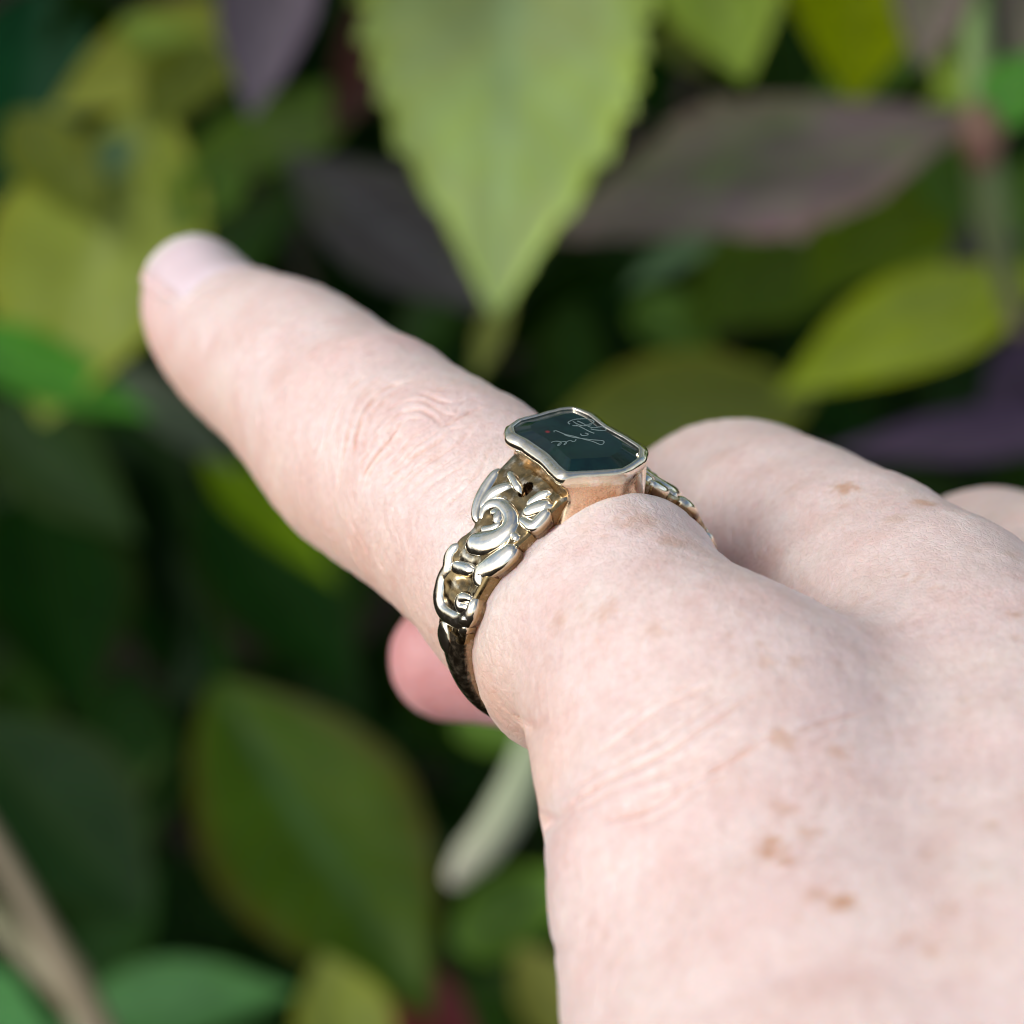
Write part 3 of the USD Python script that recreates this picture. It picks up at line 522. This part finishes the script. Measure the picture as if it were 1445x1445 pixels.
#PLANTS
# ------------------------------------------------------------------ the plants behind
leafm = usdkit.material(stage, MAT + 'leaf', {
    'a': ('attribute', {'attribute': 'tint'}), 'tc': ('geometry', {}), 'n': ('noise_texture', {'scale': 160.0, 'detail': 3.0}), 'b': ('bump', {'strength': .3, 'distance': .0008}),
    'p': ('principled_bsdf', {'roughness': .5, 'specular_ior_level': .09}), 't': ('translucent_bsdf', {}), 'hs': ('hsv', {'saturation': 1.15, 'value': 1.1}), 'm': ('mix_closure', {'fac': .3})},
    [('tc.position', 'n.vector'), ('n.fac', 'b.height'), ('b.normal', 'p.normal'), ('a.color', 'p.base_color'), ('a.color', 'hs.color'), ('hs.color', 't.color'), ('p.BSDF', 'm.closure1'), ('t.BSDF', 'm.closure2')], surface='m.closure')
stemm = usdkit.material(stage, MAT + 'stem', {
    'a': ('attribute', {'attribute': 'tint'}), 'tc': ('geometry', {}), 'n': ('noise_texture', {'scale': 300.0, 'detail': 4.0}), 'b': ('bump', {'strength': .5, 'distance': .001}), 'p': ('principled_bsdf', {'roughness': .6})},
    [('tc.position', 'n.vector'), ('n.fac', 'b.height'), ('b.normal', 'p.normal'), ('a.color', 'p.base_color')], surface='p.BSDF')
KIND = {  # body, midrib, margin, blotch
 'pale': ((.34, .45, .15), (.34, .46, .24), (.40, .52, .10), (.36, .40, .20)),
 'lime': ((.33, .46, .09), (.36, .47, .15), (.4, .5, .08), (.3, .42, .09)),
 'yellow': ((.24, .31, .025), (.27, .33, .05), (.30, .36, .02), (.19, .25, .03)),
 'olive': ((.16, .19, .035), (.2, .24, .07), (.2, .2, .02), (.15, .18, .06)),
 'mid': ((.10, .19, .03), (.14, .22, .07), (.13, .22, .02), (.09, .17, .05)),
 'bright': ((.10, .30, .05), (.14, .34, .08), (.10, .28, .03), (.10, .28, .07)),
 'sage': ((.12, .20, .10), (.18, .26, .16), (.12, .18, .07), (.12, .2, .12)),
 'dark': ((.005, .024, .003), (.01, .03, .006), (.015, .016, .002), (.006, .022, .004)),  # darker than a real green leaf, deep shade put into the colour
 'purple': ((.25, .178, .19), (.25, .28, .15), (.24, .12, .13), (.24, .26, .15)),
 'plum': ((.105, .07, .125), (.14, .10, .15), (.09, .05, .11), (.11, .09, .12)),
 'grey': ((.085, .08, .085), (.14, .15, .15), (.07, .06, .05), (.07, .08, .04)),
 'red': ((.10, .015, .02), (.14, .03, .03), (.08, .01, .02), (.07, .02, .02)),
}
NEAR, DEEP = 1.8, 2.0
FAR = 1.55                                                    # how far the plants stand, against a first estimate
lrng = np.random.default_rng(77)
def leaf_mesh(base, tip, wid, nrm, kind, bend=0., fold=.25, teeth=0, nu=44, nv=17, peak=.42, wave=.0, cols=None, seed=0, spots=.5, ragged=.16):
    base = np.asarray(base, float); tip = np.asarray(tip, float); L = np.linalg.norm(tip - base); a = (tip - base) / L; n = unit(nrm - a * (nrm @ a)); s = np.cross(a, n)
    u = np.linspace(0, 1, nu)[:, None]; x = np.linspace(-1, 1, nv)[None, :]
    p = np.log(.5) / np.log(peak); ww = np.sin(np.pi * np.clip(u, 0, 1) ** p) ** .85 * (1 - .35 * u ** 3)
    rag = fbm(np.stack(np.broadcast_arrays(u * 7 + seed, np.sign(x) * 3.3, 0 * u * x + seed * .7), -1), 2, 17) - .5
    W = wid / 2 * ww * (1 + (.12 * ((u * teeth + .35 * np.sin(u * 17 + seed)) % 1 - .35) * (1 + 2 * rag) if teeth else 0) * np.abs(x) ** 3 + ragged * rag * np.abs(x) ** 2)
    rip = fbm(np.stack(np.broadcast_arrays(u * 3 + seed, x * 1.5, 0 * u * x + seed * .37), -1), 2, 50 + seed % 40) - .5
    h = fold * W * np.abs(x) ** 1.3 + wave * L * rip - bend * L * (2 * u - 1) ** 2 + bend * L * .3
    P = base + (u * L)[..., None] * a + (W * x * (1 - .08 * fold))[..., None] * s + h[..., None] * n
    P = P + ((-.10 * np.abs(x) * np.where(teeth, 1, 0)) * W * 0)[..., None] * a
    k = [np.array(c) for c in (cols or KIND[kind])]
    rib = np.exp(-(x / .10) ** 2) * (1 - .5 * u); vein = .8 * np.exp(-(((((u * 9 - np.abs(x) * 1.6) % 1) - .5) / .16) ** 2)) * (np.abs(x) > .08)
    edge = np.clip((np.abs(x) - .72) / .28, 0, 1) + 0 * u; bl = np.clip((fbm(np.stack(np.broadcast_arrays(u * 5 + seed * 1.7, x * 2, 0 * u * x), -1), 3, 9) - .45) * 5, 0, 1) * spots
    C = k[0] + 0 * P
    for w_, c in ((bl, k[3]), (edge * .7, k[2]), (np.clip(rib + vein * .4, 0, 1), k[1])): C = C * (1 - w_[..., None]) + c * w_[..., None]
    C = C * (.78 + .44 * fbm(np.stack(np.broadcast_arrays(u * 9, x * 4, 0 * u * x + seed), -1), 2, 4))[..., None]
    g_ = C.mean(-1, keepdims=True); gr = (C[..., 1:2] > C[..., :1] * .98); C = np.clip(g_ + (C - g_) * np.where(gr, 1.1, 1.0), .001, 1)
    f = grid_faces(nu, nv)
    return P.reshape(-1, 3), f, C.reshape(-1, 3)
def facing(upw, yaw=0.): return unit(np.array([yaw, 0, -1.0]) * (1 - upw) + WUP * upw)
shrub = thing('leafy_shrub', 'dense garden shrub of pale green, yellow-green and purple serrated leaves behind the hand', 'shrub')
under = thing('undergrowth_plant', 'shaded dark green plant with brown branching stem below and left of the finger', 'plant')
def leaf(par, b, t, wpx, kind, up=.45, yaw=0., label=None, **kw):
    FAR = DEEP if par is under else NEAR
    B, T = at(*b) * FAR, at(*t) * FAR; wid = wpx * FAR * (b[2] + t[2]) / 2 / F
    v, f, c = leaf_mesh(B, T, wid, facing(up, yaw), kind, seed=int(lrng.integers(1, 900)), **kw)
    put('leaf', v, f, leafm, par, col=c, label=label)
def stem(par, pts, r, c0, c1=None, label=None, name='stem', FAR=1.8):
    P = resample([at(*p) * FAR for p in pts], 40); r = FAR * np.interp(np.linspace(0, 1, 40), np.linspace(0, 1, len(r)), r); t = np.gradient(P, axis=0); t /= np.linalg.norm(t, axis=1, keepdims=True)
    a = np.cross(t, [0.1, .2, 1]); a /= np.linalg.norm(a, axis=1, keepdims=True); b = np.cross(t, a); an = np.linspace(0, 2 * np.pi, 13)[:-1]; r = r * (1 + .12 * (noise(P * .2, 3) - .5))
    v = P[:, None] + r[:, None, None] * (np.cos(an)[None, :, None] * a[:, None] + np.sin(an)[None, :, None] * b[:, None]); f = grid_faces(40, 12, close_v=True)[:, ::-1]
    v = np.vstack([v.reshape(-1, 3), P[0], P[-1]]); i = np.arange(12); f = np.vstack([f, np.stack([i, np.roll(i, -1), np.full(12, 480)], 1), np.stack([i + 468, np.full(12, 481), np.roll(i, -1) + 468], 1)])
    if trimesh.Trimesh(v, f, process=False).volume < 0: f = f[:, ::-1]
    c0 = np.array(c0); c1 = np.array(c0 if c1 is None else c1); w = np.r_[np.repeat(np.linspace(0, 1, 40), 12), 0, 1][:, None]
    put(name, v, f, stemm, par, col=c0 * (1 - w) + c1 * w, label=label)
S = shrub
leaf(S, (735, -300, 318), (700, 448, 338), 412, 'pale', up=.5, label='large pale green serrated leaf pointing straight down', teeth=13, peak=.40, fold=.18, bend=-.03, wave=.04, nu=110, ragged=.2)
leaf(S, (1385, 158, 372), (780, 330, 352), 255, 'purple', up=.5, label='dusty purple leaf with green centre reaching left from the stem', peak=.56, teeth=7, fold=.15, bend=.03, wave=.09, nu=80, spots=.9, ragged=.42)
leaf(S, (960, -170, 400), (1052, 118, 395), 205, 'lime', up=.6, label='light green leaf at the top beside the large pale leaf', teeth=9, peak=.5, wave=.03)
leaf(S, (1215, -170, 440), (1205, 150, 430), 215, 'yellow', up=.6, label='bright yellow-green leaf at the top', peak=.5, wave=.04, cols=((.46, .56, .03), (.5, .58, .07), (.52, .58, .03), (.38, .47, .03)))
leaf(S, (1330, -140, 385), (1300, 100, 380), 130, 'purple', up=.5, label='greyish purple leaf at the top right corner', peak=.5)
leaf(S, (1500, -60, 390), (1395, 120, 385), 120, 'purple', up=.5, label='greyish purple leaf tip at the right edge beside the green stem')
leaf(S, (1385, 175, 372), (1500, 70, 365), 110, 'bright', up=.5, label='small fresh green leaf at the right edge by the stem node')
leaf(S, (1375, 180, 374), (1335, 0, 392), 90, 'lime', up=.4, label='narrow light green young leaf rising from the stem node')
stem(S, [(1375, -60, 385), (1378, 60, 380), (1384, 180, 376), (1398, 300, 390), (1440, 470, 430)], [2.4, 2.6, 3.4, 2.0, 1.8], (.22, .36, .12), (.20, .16, .10), 'upright green stem reddening below its leaf node')
stem(S, [(1380, 150, 372), (1384, 190, 371), (1388, 235, 373)], [2.0, 4.4, 1.8], (.26, .16, .11), (.22, .10, .08), 'swollen reddish leaf node', 'node')
leaf(S, (425, -200, 335), (353, 168, 345), 165, 'plum', up=.42, label='dark purple leaf tip hanging at the top left', peak=.5, fold=.5, cols=((.17, .14, .175), (.20, .17, .2), (.10, .06, .12), (.15, .12, .16)))
leaf(S, (420, 20, 560), (70, 160, 540), 210, 'olive', up=.6, label='blurred mustard green leaf at the upper left', peak=.5, cols=((.33, .36, .07), (.38, .42, .13), (.34, .33, .04), (.3, .35, .12)))
leaf(S, (500, 150, 510), (215, 275, 490), 150, 'mid', up=.6, label='mid green leaf below the hanging purple tip', cols=((.13, .22, .04), (.2, .27, .09), (.15, .24, .03), (.16, .22, .08)))
leaf(S, (225, 130, 480), (60, 600, 450), 330, 'olive', up=.6, label='large yellow-green leaf behind the fingertip', peak=.55, wave=.05, cols=((.31, .37, .075), (.38, .44, .15), (.32, .32, .04), (.40, .46, .16)))
leaf(S, (-90, 470, 440), (215, 590, 455), 130, 'bright', up=.6, label='vivid green leaf under the large yellow-green leaf')
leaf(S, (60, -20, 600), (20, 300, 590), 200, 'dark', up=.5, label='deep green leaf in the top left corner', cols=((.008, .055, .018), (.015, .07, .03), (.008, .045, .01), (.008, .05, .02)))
leaf(S, (400, 215, 440), (712, 445, 415), 205, 'grey', up=.55, label='dull grey-purple leaf with a silvery tip behind the large pale leaf', peak=.55, fold=.15, cols=((.075, .066, .07), (.15, .15, .16), (.06, .055, .05), (.07, .08, .04)))
leaf(S, (722, 395, 372), (668, 540, 380), 46, 'olive', cols=((.13, .15, .04), (.16, .18, .06), (.13, .14, .03), (.1, .12, .03)), up=.5, label='narrow olive leaf just under the tip of the large pale leaf', peak=.5)
leaf(S, (1150, 560, 500), (770, 610, 470), 220, 'olive', up=.5, label='broad olive leaf behind the ring', peak=.5, fold=.12, cols=((.17, .2, .045), (.2, .23, .08), (.24, .22, .015), (.16, .2, .07)))
leaf(S, (1480, 380, 470), (1095, 560, 445), 190, 'yellow', up=.65, label='yellow-green leaf above the middle finger knuckle', peak=.5, wave=.04, cols=((.31, .40, .04), (.38, .44, .1), (.40, .45, .03), (.36, .43, .13)))
leaf(S, (1530, 600, 470), (1165, 640, 460), 92, 'plum', up=.45, label='dark plum leaf behind the knuckles at the right edge')
leaf(S, (1500, 480, 500), (1380, 600, 490), 110, 'plum', up=.6, label='greyish plum leaf tip at the right edge')
leaf(S, (1350, 250, 520), (1130, 420, 500), 190, 'mid', up=.6, label='mid green leaf below the dusty purple leaf', cols=((.11, .17, .015), (.14, .2, .04), (.13, .19, .02), (.08, .13, .02)))
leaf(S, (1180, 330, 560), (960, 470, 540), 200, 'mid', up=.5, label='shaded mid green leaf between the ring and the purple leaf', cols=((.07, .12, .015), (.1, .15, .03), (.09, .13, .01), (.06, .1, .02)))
leaf(S, (1480, 220, 480), (1410, 430, 470), 130, 'mid', up=.6, label='mid green leaf at the right edge below the stem node')
leaf(S, (1010, 330, 470), (880, 410, 460), 60, 'sage', up=.7, label='small pale sage leaf in the dark gap under the purple leaf')
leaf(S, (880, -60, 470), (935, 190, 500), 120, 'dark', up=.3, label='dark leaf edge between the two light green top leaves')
leaf(S, (1330, 40, 500), (1130, 170, 480), 120, 'mid', up=.6, label='green leaf behind the bright yellow-green leaf')
leaf(S, (600, -40, 480), (465, 190, 500), 130, 'red', up=.3, label='dark reddish leaf beside the left edge of the large pale leaf', cols=((.07, .025, .02), (.1, .04, .03), (.06, .02, .02), (.08, .05, .04)))
U = under
leaf(U, (165, 520, 440), (335, 665, 430), 85, 'sage', up=.6, label='small sage leaf under the fingertip', cols=((.09, .12, .08), (.14, .18, .12), (.08, .07, .06), (.1, .1, .09)))
leaf(U, (285, 640, 450), (480, 830, 430), 75, 'mid', up=.5, label='green leaf strip along the underside of the finger', cols=((.10, .17, .008), (.11, .18, .02), (.10, .16, .01), (.09, .15, .01)))
leaf(U, (40, 700, 540), (110, 1010, 520), 260, 'dark', up=-.05, yaw=.6, label='green leaf toned as in deep shade at the left edge')
leaf(U, (300, 690, 520), (500, 985, 500), 240, 'dark', up=-.05, yaw=.6, label='green leaf toned as in deep shade under the ring finger side of the index')
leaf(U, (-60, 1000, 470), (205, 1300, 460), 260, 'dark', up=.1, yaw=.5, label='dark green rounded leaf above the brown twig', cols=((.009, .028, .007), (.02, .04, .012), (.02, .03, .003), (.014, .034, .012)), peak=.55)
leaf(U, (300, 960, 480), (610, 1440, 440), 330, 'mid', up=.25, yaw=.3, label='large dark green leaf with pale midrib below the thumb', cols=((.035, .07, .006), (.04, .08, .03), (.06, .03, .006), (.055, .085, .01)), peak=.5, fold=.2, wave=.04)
leaf(U, (80, 1450, 420), (420, 1400, 400), 170, 'bright', up=.75, label='blue-green leaf at the bottom left beside the twig', cols=((.045, .125, .035), (.07, .15, .06), (.035, .1, .02), (.05, .12, .05)))
leaf(U, (-90, 1400, 360), (80, 1470, 370), 140, 'bright', up=.75, label='light green leaf tip in the bottom left corner', cols=((.13, .33, .11), (.16, .36, .14), (.12, .3, .1), (.13, .33, .12)))
leaf(U, (520, 1560, 390), (455, 1345, 400), 150, 'olive', up=.7, label='mustard leaf at the bottom edge', peak=.55)
leaf(U, (540, 1380, 480), (680, 1480, 470), 120, 'red', up=.4, label='dark red leaf at the bottom edge')
leaf(U, (830, 1480, 400), (725, 1330, 420), 110, 'olive', up=.4, label='olive leaf at the bottom beside the hand', cols=((.12, .13, .03), (.15, .15, .05), (.13, .12, .02), (.1, .12, .03)))
leaf(U, (640, 1330, 500), (840, 1230, 470), 130, 'mid', up=.4, label='shaded green leaf beside the edge of the hand')
leaf(U, (640, 1010, 520), (800, 1060, 500), 90, 'mid', up=.5, label='shaded green leaf under the thumb tip')
stem(U, [(790, 930, 290), (757, 1050, 300), (712, 1150, 312), (680, 1195, 325), (645, 1236, 345)], [2.0, 2.7, 3.1, 3.0, 1.8], (.24, .32, .17), (.50, .48, .38), 'pale cream green stalk beside the edge of the hand', 'stalk')
stem(U, [(-70, 1090, 330), (-5, 1195, 328), (60, 1310, 325), (105, 1395, 322), (170, 1500, 320)], [1.6, 1.8, 1.9, 2.9, 2.2], (.15, .12, .075), (.19, .15, .085), 'brown forked twig, upper branch')
stem(U, [(-70, 1250, 330), (0, 1300, 328), (55, 1360, 325), (105, 1405, 322), (120, 1500, 320)], [1.9, 2.0, 1.9, 2.6, 2.2], (.15, .15, .07), (.20, .17, .11), 'brown forked twig, lower branch')
XL = [(S, (300, 60, 470), (210, 190, 455), 130, 'olive', 'small mustard and green leaf above the fingertip'), (S, (170, 30, 500), (330, 120, 490), 90, 'lime', 'small yellow-green leaf near the hanging purple tip'),
 (S, (20, 160, 470), (150, 330, 460), 120, 'olive', 'narrow mustard leaf overlapping the large yellow-green leaf'), (S, (330, 230, 470), (250, 330, 460), 110, 'mid', 'mid green leaf just above the fingertip'),
 (S, (175, 190, 440), (150, 255, 436), 60, 'sage', 'small silvery leaf glinting above the large yellow-green leaf'), (S, (1290, 170, 520), (1390, 350, 500), 130, 'mid', 'green leaf behind the stem node'),
 (S, (1260, 300, 540), (1330, 400, 520), 150, 'lime', 'yellow-green leaf tip under the dusty purple leaf'), (S, (1445, 300, 480), (1330, 390, 470), 90, 'grey', 'dull grey leaf at the right edge'),
 (S, (900, 420, 560), (1010, 520, 540), 110, 'mid', 'shaded leaf above the broad olive leaf'), (S, (1075, 590, 520), (1000, 520, 520), 120, 'lime', 'yellow-green patch of leaf behind the middle finger'),
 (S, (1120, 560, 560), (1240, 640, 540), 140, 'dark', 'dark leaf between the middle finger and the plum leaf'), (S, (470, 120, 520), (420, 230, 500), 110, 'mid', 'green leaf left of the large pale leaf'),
 (S, (1000, 90, 460), (900, 60, 450), 90, 'olive', 'olive leaf edge below the light green top leaf'), (S, (1445, 80, 420), (1300, 150, 430), 90, 'lime', 'pale green leaf at the right edge by the purple leaf base')]
for par, b, t, w, k, lb in XL: leaf(par, b, t, w, k, up=.55, label=lb, ragged=.3, wave=.08)
# the mass of shaded foliage further in
def mass(n, xr, yr, zr, size, seed, cols):
    r = np.random.default_rng(seed); V, Fc, C, k = [], [], [], 0
    for i in range(n):
        d = r.uniform(*zr) * 1.5; p = np.array([r.uniform(*xr), r.uniform(*yr), 0]); p = at(p[0], p[1], d); a = unit(np.array([r.normal(), -abs(r.normal()) - .3, r.normal() * .6])); L = r.uniform(*size)
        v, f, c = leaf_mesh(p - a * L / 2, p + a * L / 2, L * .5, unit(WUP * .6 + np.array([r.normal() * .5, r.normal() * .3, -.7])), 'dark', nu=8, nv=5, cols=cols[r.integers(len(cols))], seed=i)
        V.append(v); Fc.append(f + k); C.append(c); k += len(v)
    return np.vstack(V), np.vstack(Fc), np.vstack(C)
DK = [((.008, .028, .005), (.012, .035, .008), (.012, .03, .004), (.008, .025, .004)), ((.012, .035, .005), (.016, .04, .008), (.02, .035, .004), (.012, .03, .004)), ((.022, .014, .008), (.026, .02, .01), (.02, .012, .008), (.018, .016, .008))]  # tints lowered so the shade of the gaps is partly in the colour
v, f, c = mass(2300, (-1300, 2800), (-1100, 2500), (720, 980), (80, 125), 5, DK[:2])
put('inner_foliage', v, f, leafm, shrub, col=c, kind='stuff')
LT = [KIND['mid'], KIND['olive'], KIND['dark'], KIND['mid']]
v, f, c = mass(700, (-1500, 3000), (-1500, -180), (330, 640), (55, 85), 6, LT)  # overhang above the frame, added to shade the lower leaves
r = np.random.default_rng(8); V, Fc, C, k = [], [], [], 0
for i in range(1500):                                        # upper shrub, added out of view to darken stone reflection and gaps
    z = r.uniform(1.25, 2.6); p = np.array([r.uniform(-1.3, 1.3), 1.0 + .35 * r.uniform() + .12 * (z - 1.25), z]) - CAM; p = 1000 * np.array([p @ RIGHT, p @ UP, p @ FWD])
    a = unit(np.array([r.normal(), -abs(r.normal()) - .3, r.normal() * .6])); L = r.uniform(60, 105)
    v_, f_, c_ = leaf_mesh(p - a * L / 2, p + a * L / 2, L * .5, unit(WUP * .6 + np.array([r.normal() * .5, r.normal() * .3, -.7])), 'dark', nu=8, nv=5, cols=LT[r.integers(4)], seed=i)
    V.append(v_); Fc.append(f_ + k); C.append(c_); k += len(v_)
put('added_upper_foliage', np.vstack([v] + V), np.vstack([f] + [x + len(v) for x in Fc]), leafm, shrub, col=np.vstack([c] + C), kind='stuff')
# ground
soil = usdkit.material(stage, MAT + 'soil', {'g': ('geometry', {}), 'n': ('noise_texture', {'scale': 40.0, 'detail': 6.0}), 'r': ('rgb_ramp', {'ramp': [(.3, (.008, .006, .004)), (.7, (.02, .015, .01))]}), 'b': ('bump', {'distance': .02}), 'p': ('principled_bsdf', {'roughness': .9, 'specular_ior_level': .05})},
    [('g.position', 'n.vector'), ('n.fac', 'r.fac'), ('r.color', 'p.base_color'), ('n.fac', 'b.height'), ('b.normal', 'p.normal')], surface='p.BSDF')
gx = np.linspace(-12, 12, 60); X, Y = np.meshgrid(gx, gx, indexing='ij'); Zg = .05 * (fbm(np.stack([X, Y, 0 * X], -1) * 1.2, 3, 2) - .5)
put('ground', np.stack([X, Y, Zg], -1).reshape(-1, 3), grid_faces(60, 60), soil, kind='structure', cam_space=False)
